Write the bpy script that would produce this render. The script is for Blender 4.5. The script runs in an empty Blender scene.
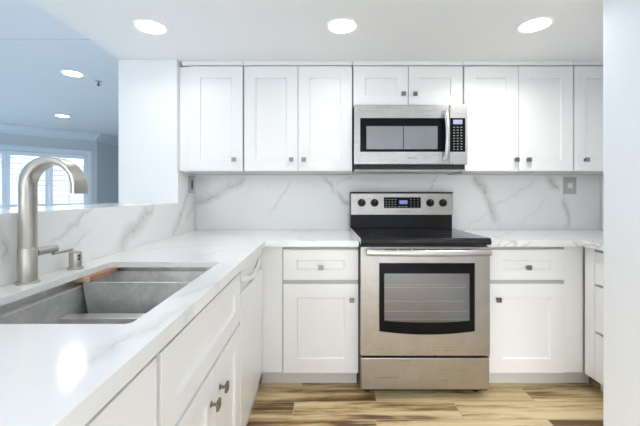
import bpy, bmesh, math, random
from mathutils import Vector, Matrix

# ------------------------------------------------------------------ camera, sky, exposure
SC = bpy.context.scene
COL = SC.collection
F, VX, VY, EYE = 343.0, 318.5, 194.0, 1.195      # focal length in pixels, principal point, eye height
cam_d = bpy.data.cameras.new('camera')
cam = bpy.data.objects.new('camera', cam_d)
COL.objects.link(cam)
cam.location = (0, 0, EYE)
cam.rotation_euler = (math.pi / 2, 0, 0)
cam_d.sensor_width = 36
cam_d.lens = F / 640 * 36
cam_d.shift_x = (320 - VX) / 640
cam_d.shift_y = -(213 - VY) / 640
cam_d.clip_start = 0.02
SC.camera = cam
SC.view_settings.view_transform = 'Standard'
SC.view_settings.look = 'None'
SC.view_settings.gamma = 1
SC.view_settings.use_curve_mapping = False
SC.view_settings.exposure = 1.27

LAMP_W = 1.5            # each recessed kitchen lamp
LIVING_W = 4.0
# the sky: bright, brightest in the south-west (behind the camera, left); soft blue in the north, beyond the window
SKY_STOPS = [(-0.80, (1.66, 1.73, 1.79)), (-0.45, (1.66, 1.72, 1.77)), (-0.15, (0.97, 0.995, 1.025)), (0.15, (0.46, 0.48, 0.50)), (0.45, (0.10, 0.105, 0.11))]
SKY_LOW, SKY_HIGH = 0.24, 1.55       # near the horizon / from about 14 degrees up
SKY_NORTH = (1.2, 1.38, 1.6)
SKY_STRENGTH = 1.85
SC.cycles.diffuse_bounces = 8
SC.cycles.max_bounces = 14

world = bpy.data.worlds.new('world')
SC.world = world
world.use_nodes = True
wn = world.node_tree
wn.nodes.clear()
w_out = wn.nodes.new('ShaderNodeOutputWorld')
w_bg = wn.nodes.new('ShaderNodeBackground')
w_tc = wn.nodes.new('ShaderNodeTexCoord')
w_sep = wn.nodes.new('ShaderNodeSeparateXYZ')
w_map = wn.nodes.new('ShaderNodeMapRange')
w_ramp = wn.nodes.new('ShaderNodeValToRGB')
wn.links.new(w_tc.outputs['Generated'], w_sep.inputs[0])
wn.links.new(w_sep.outputs['X'], w_map.inputs['Value'])
w_map.inputs['From Min'].default_value = -1.0
w_map.inputs['From Max'].default_value = 1.0
wn.links.new(w_map.outputs[0], w_ramp.inputs['Fac'])
for k, (p, c) in enumerate(SKY_STOPS):
    e = w_ramp.color_ramp.elements[k] if k < 2 else w_ramp.color_ramp.elements.new(p)
    e.position = (p + 1) / 2; e.color = (*c, 1)
w_mapy = wn.nodes.new('ShaderNodeMapRange')
wn.links.new(w_sep.outputs['Y'], w_mapy.inputs['Value'])
w_mapy.inputs['From Min'].default_value = -0.15
w_mapy.inputs['From Max'].default_value = 0.25
w_mix = wn.nodes.new('ShaderNodeMix')
w_mix.data_type = 'RGBA'
wn.links.new(w_mapy.outputs[0], w_mix.inputs['Factor'])
wn.links.new(w_ramp.outputs['Color'], w_mix.inputs['A'])
w_mix.inputs['B'].default_value = (*SKY_NORTH, 1)
wn.links.new(w_mix.outputs['Result'], w_bg.inputs['Color'])
w_mapz = wn.nodes.new('ShaderNodeMapRange')
wn.links.new(w_sep.outputs['Z'], w_mapz.inputs['Value'])
w_mapz.inputs['From Min'].default_value = 0.06
w_mapz.inputs['From Max'].default_value = 0.24
w_mapz.inputs['To Min'].default_value = SKY_LOW * SKY_STRENGTH
w_mapz.inputs['To Max'].default_value = SKY_HIGH * SKY_STRENGTH
wn.links.new(w_mapz.outputs[0], w_bg.inputs['Strength'])
wn.links.new(w_bg.outputs[0], w_out.inputs[0])

# added blue fill light for the living room, set in an unseen wall opening
day = bpy.data.lights.new('living_fill_light', 'AREA')
day.shape = 'RECTANGLE'; day.size = 4.8; day.size_y = 2.1
day.energy = 185; day.color = (0.33, 0.64, 1.0)
fill_light_o = bpy.data.objects.new('living_fill_light', day)
COL.objects.link(fill_light_o)
fill_light_o.location = (-9.05, 3.5, 1.08)
fill_light_o.rotation_euler = (math.pi / 2, 0, -math.pi / 2)     # facing +x

# ------------------------------------------------------------------ helpers
def P(px, py, Y):
    return ((px - VX) * Y / F, Y, EYE - (py - VY) * Y / F)
def PX(px, Y): return (px - VX) * Y / F
def PZ(py, Y): return EYE - (py - VY) * Y / F

class MB:
    """collects shapes in one bmesh; build() links them as one mesh object"""
    def __init__(self): self.bm = bmesh.new()
    def box(self, x0, x1, y0, y1, z0, z1):
        v = [self.bm.verts.new(p) for p in ((x0,y0,z0),(x1,y0,z0),(x1,y1,z0),(x0,y1,z0),(x0,y0,z1),(x1,y0,z1),(x1,y1,z1),(x0,y1,z1))]
        for f in ((3,2,1,0),(4,5,6,7),(0,1,5,4),(1,2,6,5),(2,3,7,6),(3,0,4,7)):
            self.bm.faces.new([v[i] for i in f])
        return self
    def prism(self, loop, axis, a, b):
        """loop: 2D points; axis the extrusion axis ('x','y','z'); a..b extents"""
        def mk(p, t):
            return {'x': (t, p[0], p[1]), 'y': (p[0], t, p[1]), 'z': (p[0], p[1], t)}[axis]
        A = [self.bm.verts.new(mk(p, a)) for p in loop]
        B = [self.bm.verts.new(mk(p, b)) for p in loop]
        n = len(loop)
        self.bm.faces.new(A); self.bm.faces.new(B[::-1])
        for i in range(n):
            self.bm.faces.new((A[i], B[i], B[(i+1) % n], A[(i+1) % n]))
        return self
    def lathe(self, prof, seg=32, mat=None):
        """prof: (r, z) list, about local z, then transformed by mat"""
        mat = mat or Matrix.Identity(4)
        rings = []
        for r, z in prof:
            if r < 1e-6:
                rings.append([self.bm.verts.new(mat @ Vector((0, 0, z)))])
            else:
                rings.append([self.bm.verts.new(mat @ Vector((r*math.cos(2*math.pi*k/seg), r*math.sin(2*math.pi*k/seg), z))) for k in range(seg)])
        for a, b in zip(rings[:-1], rings[1:]):
            for k in range(seg):
                k2 = (k+1) % seg
                if len(a) == 1 and len(b) == 1: continue
                if len(a) == 1: self.bm.faces.new((a[0], b[k], b[k2]))
                elif len(b) == 1: self.bm.faces.new((a[k], b[0], a[k2]))
                else: self.bm.faces.new((a[k], b[k], b[k2], a[k2]))
        return self
    def cyl(self, p0, p1, r, seg=24, r1=None):
        p0, p1 = Vector(p0), Vector(p1)
        d = p1 - p0
        m = Matrix.Translation(p0) @ d.to_track_quat('Z', 'Y').to_matrix().to_4x4()
        L = d.length
        r1 = r if r1 is None else r1
        c = min(0.0012, r*0.2)
        return self.lathe([(0,0),(r-c,0),(r,c),(r1,L-c),(r1-c,L),(0,L)], seg, m)
    def tube(self, pts, r, seg=12):
        pts = [Vector(p) for p in pts]
        rings = []
        up = Vector((0, 0, 1))
        prev = None
        for i, p in enumerate(pts):
            t = (pts[min(i+1, len(pts)-1)] - pts[max(i-1, 0)]).normalized()
            if prev is None:
                a = t.orthogonal().normalized()
            else:
                a = (prev - t * prev.dot(t)).normalized()
            prev = a
            b = t.cross(a)
            rings.append([self.bm.verts.new(p + r*(a*math.cos(2*math.pi*k/seg) + b*math.sin(2*math.pi*k/seg))) for k in range(seg)])
        for A, B in zip(rings[:-1], rings[1:]):
            for k in range(seg):
                self.bm.faces.new((A[k], A[(k+1) % seg], B[(k+1) % seg], B[k]))
        self.bm.faces.new(rings[0][::-1]); self.bm.faces.new(rings[-1])
        return self
    def loft(self, secs):
        """secs: list of equal-length closed loops of 3D points"""
        R = [[self.bm.verts.new(p) for p in s] for s in secs]
        n = len(secs[0])
        for A, B in zip(R[:-1], R[1:]):
            for k in range(n):
                self.bm.faces.new((A[k], A[(k+1) % n], B[(k+1) % n], B[k]))
        self.bm.faces.new(R[0][::-1]); self.bm.faces.new(R[-1])
        return self
    def shaker(self, w, h, t=0.02, fr=0.08, rec=0.008, frv=None, x=0, y=0, z=0):
        """five-piece door front; lower-left-front corner at x,y,z, facing -y"""
        frv = frv or fr
        V = self.bm.verts.new
        def rect(x0, x1, z0, z1, yy): return [V((x+x0, y+yy, z+z0)), V((x+x1, y+yy, z+z0)), V((x+x1, y+yy, z+z1)), V((x+x0, y+yy, z+z1))]
        o = rect(0, w, 0, h, 0); i = rect(fr, w-fr, frv, h-frv, 0); s = 0.004
        c = rect(fr+s, w-fr-s, frv+s, h-frv-s, rec); b = rect(0, w, 0, h, t)
        for k in range(4):
            k2 = (k+1) % 4
            self.bm.faces.new((o[k], o[k2], i[k2], i[k]))
            self.bm.faces.new((i[k], i[k2], c[k2], c[k]))
            self.bm.faces.new((b[k], b[k2], o[k2], o[k]))
        self.bm.faces.new(c); self.bm.faces.new(b[::-1])
        return self
    def build(self, name, mat, parent=None, bevel=0, smooth=False, seg=2):
        bmesh.ops.recalc_face_normals(self.bm, faces=self.bm.faces[:])
        me = bpy.data.meshes.new(name)
        self.bm.to_mesh(me); self.bm.free()
        if smooth:
            for p in me.polygons: p.use_smooth = True
        o = bpy.data.objects.new(name, me)
        me.materials.append(mat)
        COL.objects.link(o)
        if parent: o.parent = parent
        if bevel:
            m = o.modifiers.new('bevel', 'BEVEL'); m.width = bevel; m.segments = seg
            m.limit_method = 'ANGLE'; m.angle_limit = math.radians(50)
            m.harden_normals = False
        if smooth:
            try:
                me.set_sharp_from_angle(angle=math.radians(38))
            except Exception: pass
        return o

def tag(o, label=None, cat=None, group=None, kind=None):
    if label: o['label'] = label
    if cat: o['category'] = cat
    if group: o['group'] = group
    if kind: o['kind'] = kind
    return o
def thing(name, label, cat, loc=(0,0,0), rz=0, group=None):
    o = bpy.data.objects.new(name, None)
    o.empty_display_size = 0.1
    COL.objects.link(o)
    o.location = loc; o.rotation_euler = (0, 0, rz)
    return tag(o, label, cat, group)
def struct(name, mb, mat, label, cat, bevel=0):
    return tag(mb.build(name, mat, bevel=bevel), label, cat, kind='structure')
def text_mesh(name, s, size, mat, parent, loc, rot=(math.pi/2, 0, 0), depth=0.0004):
    c = bpy.data.curves.new(name, 'FONT')
    c.body = s; c.size = size; c.extrude = depth; c.align_x = 'CENTER'; c.align_y = 'CENTER'
    c.space_character = 1.1
    tmp = bpy.data.objects.new(name + '_tmp', c); COL.objects.link(tmp)
    dg = bpy.context.evaluated_depsgraph_get()
    me = bpy.data.meshes.new_from_object(tmp.evaluated_get(dg))
    bpy.data.objects.remove(tmp); bpy.data.curves.remove(c)
    me.name = name
    me.materials.clear(); me.materials.append(mat)
    o = bpy.data.objects.new(name, me); COL.objects.link(o)
    o.parent = parent; o.location = loc; o.rotation_euler = rot
    return o

# ------------------------------------------------------------------ materials
class NT:
    def __init__(self, name):
        self.m = bpy.data.materials.new(name); self.m.use_nodes = True
        self.t = self.m.node_tree
        self.b = self.t.nodes['Principled BSDF']
        self.out = self.t.nodes['Material Output']
    def n(self, typ, **kw):
        x = self.t.nodes.new(typ)
        for k, v in kw.items(): setattr(x, k, v)
        return x
    def l(self, a, b): self.t.links.new(a, b)
    def val(self, sock, v):
        if isinstance(v, (int, float)): sock.default_value = v
        elif isinstance(v, (tuple, list)): sock.default_value = v
        else: self.l(v, sock)
    def math(self, op, a, b=0.0, c=None, clamp=False):
        x = self.n('ShaderNodeMath', operation=op); x.use_clamp = clamp
        self.val(x.inputs[0], a); self.val(x.inputs[1], b)
        if c is not None: self.val(x.inputs[2], c)
        return x.outputs[0]
    def vmath(self, op, a, b=(0,0,0)):
        x = self.n('ShaderNodeVectorMath', operation=op)
        self.val(x.inputs[0], a); self.val(x.inputs[1], b)
        return x.outputs['Value'] if op in ('DOT_PRODUCT', 'LENGTH', 'DISTANCE') else x.outputs[0]
    def noise(self, vec, scale, detail=4, rough=0.55, dist=0.0, color=False):
        x = self.n('ShaderNodeTexNoise')
        self.l(vec, x.inputs['Vector'])
        x.inputs['Scale'].default_value = scale; x.inputs['Detail'].default_value = detail
        x.inputs['Roughness'].default_value = rough; x.inputs['Distortion'].default_value = dist
        return x.outputs['Color'] if color else x.outputs[0]
    def rng(self, v, a, b, c, d, smooth=True):
        x = self.n('ShaderNodeMapRange')
        if smooth: x.interpolation_type = 'SMOOTHSTEP'
        self.val(x.inputs['Value'], v)
        for k, q in zip(('From Min', 'From Max', 'To Min', 'To Max'), (a, b, c, d)): x.inputs[k].default_value = q
        return x.outputs[0]
    def mix(self, f, a, b):
        x = self.n('ShaderNodeMix'); x.data_type = 'RGBA'
        self.val(x.inputs['Factor'], f)
        self.val(x.inputs['A'], (*a, 1) if isinstance(a, tuple) and len(a) == 3 else a)
        self.val(x.inputs['B'], (*b, 1) if isinstance(b, tuple) and len(b) == 3 else b)
        return x.outputs['Result']
    def obj(self): return self.n('ShaderNodeTexCoord').outputs['Object']
    def bump(self, h, strength=0.2, dist=0.002):
        x = self.n('ShaderNodeBump')
        self.l(h, x.inputs['Height']); x.inputs['Strength'].default_value = strength; x.inputs['Distance'].default_value = dist
        self.l(x.outputs[0], self.b.inputs['Normal'])

def mat(name, col, rough=0.5, metal=0.0, emit=None, es=0, coat=0, vary=0.0, bump=None, spec=0.5):
    t = NT(name)
    b = t.b
    b.inputs['Base Color'].default_value = (*col, 1)
    b.inputs['Roughness'].default_value = rough
    b.inputs['Metallic'].default_value = metal
    b.inputs['Specular IOR Level'].default_value = spec
    if coat:
        b.inputs['Coat Weight'].default_value = coat; b.inputs['Coat Roughness'].default_value = 0.05
    if emit:
        b.inputs['Emission Color'].default_value = (*emit, 1); b.inputs['Emission Strength'].default_value = es
    if vary:
        f = t.noise(t.obj(), 6, 3)
        c2 = tuple(max(0, c*(1-vary)) for c in col)
        t.l(t.mix(f, col, c2), b.inputs['Base Color'])
    if bump:
        sc, st, di = bump
        t.bump(t.noise(t.obj(), sc, 3), st, di)
    return t.m

def brushed(name, col, rough=0.28, axis=0, scale=(4, 4, 500), mottled=0.0, bmp=0.03, metal=1.0):
    t = NT(name)
    b = t.b
    b.inputs['Metallic'].default_value = metal
    v = t.vmath('MULTIPLY', t.obj(), scale)
    n = t.noise(v, 1.0, 3)
    t.l(t.mix(n, tuple(c*0.93 for c in col), tuple(min(1, c*1.05) for c in col)), b.inputs['Base Color'])
    r = t.rng(n, 0.3, 0.7, rough*0.85, rough*1.2)
    if mottled:
        mc = t.rng(t.noise(t.obj(), 11, 6, 0.7, 0.6), 0.35, 0.72, 0.0, mottled*3.2)
        bc = b.inputs['Base Color'].links[0].from_socket
        t.l(t.mix(mc, bc, tuple(min(1, c*1.5) for c in col)), b.inputs['Base Color'])
        m2 = t.noise(t.obj(), 14, 5, 0.65)
        r = t.math('ADD', r, t.math('MULTIPLY', t.math('SUBTRACT', m2, 0.5), mottled))
    t.l(r, b.inputs['Roughness'])
    if bmp: t.bump(n, bmp, 0.0005)
    return t.m

def quartz(name, veins, gen=0.5, white=0.88):
    """white stone with grey-beige veins; veins: (p0, p1, plane normal, half width, strength)"""
    t = NT(name)
    co = t.obj()
    w1 = t.vmath('SUBTRACT', t.noise(co, 5.0, 5, 0.6, color=True), (0.5, 0.5, 0.5))
    w = t.vmath('ADD', co, t.vmath('MULTIPLY', w1, (0.17, 0.17, 0.17)))
    mod = t.rng(t.noise(co, 22, 4, 0.7), 0.30, 0.62, 0.25, 1.0)
    tot = None
    for p0, p1, nrm, hw, st in veins:
        p0, p1, nrm = Vector(p0), Vector(p1), Vector(nrm)
        d = p1 - p0; L = d.length; d.normalize()
        q = nrm.cross(d).normalized()
        rel = t.vmath('SUBTRACT', w, tuple(p0))
        dist = t.math('ABSOLUTE', t.vmath('DOT_PRODUCT', rel, tuple(q)))
        along = t.vmath('DOT_PRODUCT', rel, tuple(d))
        fade = t.math('MULTIPLY', t.rng(along, -0.04, 0.06, 0, 1), t.rng(along, L-0.05, L+0.04, 1, 0))
        core = t.rng(dist, 0.0, max(hw*0.5, 0.004), 1.0, 0.0)
        halo = t.rng(dist, 0.0, hw*1.9, 0.50, 0.0)
        k = t.math('MULTIPLY', t.math('MULTIPLY', t.math('MAXIMUM', t.math('MULTIPLY', core, mod), halo), fade), st)
        tot = k if tot is None else t.math('MAXIMUM', tot, k)
    # faint overall veining
    s = t.vmath('MULTIPLY', w, (1.0, 0.8, 1.0))
    g = t.math('ABSOLUTE', t.math('SUBTRACT', t.noise(s, 2.3, 3, 0.5, 0.4), 0.5))
    gv = t.math('MULTIPLY', t.math('MULTIPLY', t.rng(g, 0.0, 0.012, 1, 0), t.rng(t.noise(co, 3.1, 2), 0.48, 0.66, 0, 1)), gen)
    tot = gv if tot is None else t.math('MAXIMUM', tot, gv)
    cloud = t.rng(t.noise(co, 3.0, 4), 0.3, 0.75, 0, 0.06)
    base = t.mix(cloud, (white, white, white*0.994), (white*0.83, white*0.82, white*0.79))
    t.l(t.mix(tot, base, (0.36, 0.335, 0.285)), t.b.inputs['Base Color'])
    t.b.inputs['Roughness'].default_value = 0.11
    return t.m

M = {}
M['wall'] = mat('wall_paint', (0.84, 0.845, 0.85), 0.7, vary=0.02, bump=(260, 0.12, 0.0015))
M['wall_textured'] = mat('orange_peel_paint', (0.80, 0.81, 0.82), 0.65, vary=0.02, bump=(150, 0.55, 0.003))
M['wall_living'] = mat('living_room_paint', (0.62, 0.645, 0.65), 0.7, vary=0.02, bump=(200, 0.1, 0.0015))
M['carpet'] = mat('pale_carpet', (0.60, 0.60, 0.60), 0.9, vary=0.08)  # neutral grey for unseen floors, so bounced light carries no tint
M['ceiling'] = mat('ceiling_paint', (0.82, 0.82, 0.81), 0.8, vary=0.02, bump=(180, 0.1, 0.0015))
M['cab'] = mat('white_cabinet_lacquer', (0.84, 0.84, 0.835), 0.38, vary=0.012)
M['cab_in_shade'] = mat('carcass_gap_shade', (0.52, 0.52, 0.505), 0.5, vary=0.015)  # carcass greyed so the gaps between fronts carry painted shade
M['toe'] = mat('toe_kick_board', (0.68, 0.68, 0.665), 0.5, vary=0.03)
M['dw'] = mat('white_enamel', (0.83, 0.835, 0.845), 0.2, vary=0.01)
M['nickel'] = brushed('brushed_nickel', (0.50, 0.475, 0.425), 0.34, scale=(8, 8, 24), bmp=0.0)
M['knob'] = brushed('satin_nickel_knob', (0.27, 0.25, 0.225), 0.30, scale=(300, 300, 30))
M['steel'] = brushed('brushed_stainless', (0.42, 0.40, 0.375), 0.32, scale=(3, 3, 260), mottled=0.08, bmp=0.015)
M['steel_sink'] = brushed('sink_stainless', (0.56, 0.555, 0.54), 0.42, scale=(40, 40, 120), mottled=0.22, bmp=0.0, metal=0.65)
M['ledge_highlight'] = brushed('sink_ledge_highlight', (0.82, 0.82, 0.80), 0.35, scale=(30, 30, 60), bmp=0.0, metal=0.4)  # near-white metal for the highlight painted along the sink ledge
M['steel_light'] = brushed('brushed_stainless_door', (0.54, 0.53, 0.515), 0.30, scale=(3, 3, 260), mottled=0.06, bmp=0.01)
M['handle_steel'] = brushed('handle_steel', (0.58, 0.57, 0.555), 0.36, scale=(3, 3, 200), bmp=0.0)
M['steel_bright'] = brushed('polished_steel', (0.76, 0.755, 0.745), 0.36, scale=(3, 3, 200), bmp=0.0)
M['black'] = mat('black_enamel', (0.010, 0.010, 0.011), 0.3, vary=0.2, spec=0.25)
M['black_glass'] = mat('black_glass', (0.006, 0.006, 0.007), 0.08, vary=0.1, spec=0.12)
M['cooktop'] = mat('ceramic_cooktop_glass', (0.012, 0.012, 0.014), 0.05, vary=0.1, spec=0.4)
M['ring'] = mat('burner_print', (0.10, 0.10, 0.105), 0.15, vary=0.1)
M['dark'] = mat('dark_plastic', (0.03, 0.03, 0.032), 0.45, vary=0.2)
M['screen'] = mat('perforated_door_screen', (0.26, 0.27, 0.28), 0.14, metal=0.3, vary=0.15)
M['key'] = mat('key_print', (0.26, 0.26, 0.27), 0.5, vary=0.05)
M['lcd'] = mat('lit_display', (0.2, 0.22, 0.3), 0.2, emit=(0.42, 0.46, 0.72), es=0.30, vary=0.02)
M['lcd_blue'] = mat('lit_clock', (0.1, 0.1, 0.2), 0.2, emit=(0.28, 0.32, 0.85), es=0.3, vary=0.02)
M['badge'] = mat('badge_print', (0.22, 0.22, 0.23), 0.35, metal=0.5, vary=0.05)
M['white_plastic'] = mat('white_plastic', (0.80, 0.80, 0.79), 0.4, vary=0.01)
M['plate'] = brushed('satin_plate', (0.50, 0.51, 0.49), 0.42, scale=(30, 30, 300), bmp=0.0, metal=0.3)
M['lamp'] = mat('lamp_diffuser', (0.9, 0.9, 0.9), 0.5, emit=(1.0, 0.98, 0.95), es=6.0, vary=0.01)
M['shutter'] = mat('shutter_paint', (0.80, 0.84, 0.88), 0.5, vary=0.01)
M['trim_living'] = mat('living_trim_paint', (0.74, 0.77, 0.79), 0.5, vary=0.01)
M['rubber'] = mat('black_rubber', (0.02, 0.02, 0.02), 0.7, vary=0.1)
M['rack'] = mat('dull_rack_wire', (0.42, 0.42, 0.42), 0.6, vary=0.05)
M['cavity'] = mat('oven_enamel', (0.20, 0.195, 0.20), 0.35, vary=0.25)

def glass(name, tint, refl, rough=0.03):
    t = NT(name)
    t.t.nodes.remove(t.b)
    tr = t.n('ShaderNodeBsdfTransparent'); tr.inputs[0].default_value = (*tint, 1)
    gl = t.n('ShaderNodeBsdfGlossy'); gl.inputs['Roughness'].default_value = rough
    fr = t.n('ShaderNodeFresnel'); fr.inputs[0].default_value = 1.5
    mx = t.n('ShaderNodeMixShader')
    t.l(t.math('ADD', t.math('MULTIPLY', fr.outputs[0], 1.0), refl, clamp=True), mx.inputs[0])
    t.l(tr.outputs[0], mx.inputs[1]); t.l(gl.outputs[0], mx.inputs[2]); t.l(mx.outputs[0], t.out.inputs[0])
    return t.m
M['glass'] = glass('window_glass', (0.94, 0.97, 1.0), 0.02)

def oven_glass():
    t = NT('oven_glass_painted_reflection')
    t.t.nodes.remove(t.b)
    co = t.obj()
    n = t.noise(t.vmath('MULTIPLY', co, (1.6, 3.0, 7.0)), 1.6, 2, 0.5, 1.2)  # noise tints painted in as reddish and greenish reflections
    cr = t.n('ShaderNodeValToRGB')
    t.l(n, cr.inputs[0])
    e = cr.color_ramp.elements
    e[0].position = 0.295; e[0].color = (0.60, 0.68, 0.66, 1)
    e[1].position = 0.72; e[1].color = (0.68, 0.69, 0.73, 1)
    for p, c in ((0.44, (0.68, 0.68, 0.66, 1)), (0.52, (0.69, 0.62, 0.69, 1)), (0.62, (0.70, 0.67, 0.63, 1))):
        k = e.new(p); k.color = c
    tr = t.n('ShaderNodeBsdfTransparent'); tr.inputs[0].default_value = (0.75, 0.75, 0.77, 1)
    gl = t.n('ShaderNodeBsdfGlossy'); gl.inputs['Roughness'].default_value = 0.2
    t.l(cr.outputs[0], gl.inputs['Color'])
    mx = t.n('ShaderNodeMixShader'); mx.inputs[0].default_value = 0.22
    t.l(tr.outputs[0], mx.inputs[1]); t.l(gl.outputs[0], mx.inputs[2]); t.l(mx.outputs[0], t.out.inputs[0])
    return t.m
M['oven_glass'] = oven_glass()

def wood_floor():
    t = NT('wood_look_plank_tile')
    co = t.obj()
    sp = t.n('ShaderNodeSeparateXYZ'); t.l(co, sp.inputs[0])
    x, y = sp.outputs[0], sp.outputs[1]
    PW, PL = 0.152, 0.912
    ry = t.math('DIVIDE', t.math('SUBTRACT', y, 1.969), PW)
    row = t.math('FLOOR', ry); fy = t.math('SUBTRACT', ry, row)
    rx = t.math('DIVIDE', t.math('SUBTRACT', t.math('SUBTRACT', x, 0.336), t.math('MULTIPLY', row, 0.474)), PL)
    colm = t.math('FLOOR', rx); fx = t.math('SUBTRACT', rx, colm)
    cid = t.n('ShaderNodeCombineXYZ'); t.l(row, cid.inputs[0]); t.l(colm, cid.inputs[1])
    wn_ = t.n('ShaderNodeTexWhiteNoise'); wn_.noise_dimensions = '3D'; t.l(cid.outputs[0], wn_.inputs['Vector'])
    off = t.vmath('MULTIPLY', wn_.outputs['Color'], (31, 17, 9))
    v = t.vmath('ADD', t.vmath('MULTIPLY', co, (0.75, 7.5, 1.0)), off)
    streak = t.noise(v, 2.0, 5, 0.62, 0.5)
    v2 = t.vmath('ADD', t.vmath('MULTIPLY', co, (5.0, 90.0, 1.0)), off)
    fine = t.noise(v2, 1.0, 4, 0.65)
    tone = t.math('ADD', t.math('MULTIPLY', streak, 0.95), t.math('MULTIPLY', t.math('SUBTRACT', fine, 0.5), 0.30))
    tone = t.math('ADD', tone, t.math('MULTIPLY', t.math('SUBTRACT', wn_.outputs['Value'], 0.5), 0.20))
    cr = t.n('ShaderNodeValToRGB'); t.l(tone, cr.inputs[0])
    e = cr.color_ramp.elements
    e[0].position = 0.30; e[0].color = (0.13, 0.07, 0.026, 1)
    e[1].position = 0.58; e[1].color = (0.76, 0.60, 0.35, 1)
    for p, c in ((0.37, (0.30, 0.185, 0.078, 1)), (0.425, (0.50, 0.35, 0.165, 1)), (0.485, (0.66, 0.50, 0.27, 1))):
        k = e.new(p); k.color = c
    gy = t.math('MINIMUM', fy, t.math('SUBTRACT', 1.0, fy))
    gx = t.math('MULTIPLY', t.math('MINIMUM', fx, t.math('SUBTRACT', 1.0, fx)), PL / PW)
    g = t.math('MINIMUM', gx, gy)
    gm = t.rng(g, 0.008, 0.022, 1, 0)
    t.l(t.mix(gm, cr.outputs[0], (0.50, 0.40, 0.27)), t.b.inputs['Base Color'])
    t.b.inputs['Roughness'].default_value = 0.42
    t.bump(t.math('SUBTRACT', t.math('MULTIPLY', fine, 0.3), gm), 0.15, 0.001)
    return t.m
M['floor'] = wood_floor()

def wood(name, a, b, scale):
    t = NT(name)
    v = t.vmath('MULTIPLY', t.obj(), scale)
    n = t.noise(v, 1.0, 5, 0.6, 0.6)
    t.l(t.mix(t.rng(n, 0.3, 0.7, 0, 1), a, b), t.b.inputs['Base Color'])
    t.b.inputs['Roughness'].default_value = 0.45
    return t.m
M['wood'] = wood('sapele_wood', (0.33, 0.145, 0.075), (0.46, 0.235, 0.14), (90, 10, 90))
M['wood_end'] = wood('wood_end_grain', (0.50, 0.38, 0.22), (0.66, 0.54, 0.36), (120, 120, 120))

def wp(px, py):                      # a point of the half-wall slab seen at a pixel
    Y = 0.959 * F / (VX - px)
    return (-0.959, Y, PZ(py, Y))
def bp(px, py):                      # a point of the back slab seen at a pixel
    return P(px, py, 2.68)
ny, nx = (0, -1, 0), (1, 0, 0)
M['quartz_back'] = quartz('quartz_back', [
    (bp(474, 174), bp(489, 196), ny, 0.030, 0.85), (bp(488, 194), bp(495, 222), ny, 0.030, 0.8),
    (bp(547, 175), bp(561, 188), ny, 0.026, 0.85), (bp(564, 196), bp(569, 224), ny, 0.016, 0.7),
    (bp(468, 224), bp(534, 181), ny, 0.008, 0.30), (bp(520, 228), bp(548, 195), ny, 0.006, 0.25),
    (bp(196, 202), bp(242, 179), ny, 0.030, 0.6), (bp(268, 214), bp(291, 182), ny, 0.010, 0.4),
    (bp(326, 178), bp(334, 192), ny, 0.018, 0.7), (bp(338, 192), bp(354, 210), ny, 0.018, 0.75), (bp(358, 205), bp(349, 224), ny, 0.014, 0.6),
    (bp(426, 190), bp(441, 176), ny, 0.010, 0.45), (bp(340, 186), bp(352, 176), ny, 0.008, 0.4)], 0.10)
M['quartz_side'] = quartz('quartz_side', [
    (wp(116, 252), wp(153, 206), nx, 0.034, 0.72), (wp(172, 236), wp(189, 192), nx, 0.026, 0.6),
    (wp(55, 243), wp(94, 205), nx, 0.008, 0.5), (wp(70, 248), wp(88, 229), nx, 0.008, 0.45),
    (wp(1, 262), wp(6, 226), nx, 0.016, 0.6), (wp(186, 226), wp(195, 200), nx, 0.012, 0.5)], 0.12)
M['quartz_top'] = quartz('quartz_top', [
    ((-0.42, 0.52, 0.9), (-0.30, 0.88, 0.9), (0, 0, 1), 0.020, 0.40), ((-0.40, 0.90, 0.9), (-0.30, 1.12, 0.9), (0, 0, 1), 0.012, 0.35),
    ((-0.95, 1.72, 0.9), (-0.45, 1.95, 0.9), (0, 0, 1), 0.022, 0.22), ((-0.80, 2.45, 0.9), (-0.2, 2.30, 0.9), (0, 0, 1), 0.018, 0.2),
    ((1.15, 2.2, 0.9), (1.5, 2.6, 0.9), (0, 0, 1), 0.014, 0.3)], 0.45, 0.81)

# ------------------------------------------------------------------ setting
CEIL = 2.115
YB = 2.70                 # back wall
struct('floor', MB().box(-1.40, 4.5, -0.4, 2.82, -0.05, 0.0), M['floor'], 'wood look plank tile floor of the kitchen', 'floor')
struct('floor_bounce', MB().box(-1.40, 4.5, -7.0, -0.4, -0.05, 0.0), M['carpet'], 'unseen pale floor behind the camera, added for neutral bounce light', 'floor')  # unseen floor, kept pale so the light it bounces stays neutral
struct('floor_living_room', MB().box(-9.0, -1.40, -7.0, 10.2, -0.05, 0.0), M['carpet'], 'pale carpeted floor of the room beyond the half wall', 'floor')
struct('ceiling', MB().box(-1.366, 2.36, -1.8, 2.82, CEIL, 2.50), M['ceiling'], 'low white kitchen ceiling with three recessed lights', 'ceiling')
lc = MB()
lc.box(-9.0, -1.366, -2.5, 2.762, 2.44, 2.50); lc.box(-9.0, -1.366, 2.776, 10.2, 2.44, 2.50); lc.box(-9.0, -1.366, 2.75, 2.79, 2.452, 2.49)
struct('ceiling_living_room', lc, M['ceiling'], 'higher ceiling of the living room with a seam across it', 'ceiling')
struct('wall_back', MB().box(-1.366, 2.36, YB, 2.82, 0, CEIL), M['wall'], 'white kitchen back wall behind the range', 'wall')
struct('wall_right', MB().box(2.22, 2.36, 1.5, YB, 0, CEIL), M['wall'], 'white right kitchen wall behind the drawer cabinet', 'wall')
struct('wall_left_stub', MB().box(-1.366, -0.967, 2.34, YB, 0, CEIL), M['wall'], 'white wall stub left of the upper cabinets', 'wall', bevel=0.004)
struct('wall_half', MB().box(-1.366, -0.979, -0.6, 2.34, 0, 1.111), M['wall'], 'half wall between kitchen and living room behind the sink', 'wall')
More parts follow.
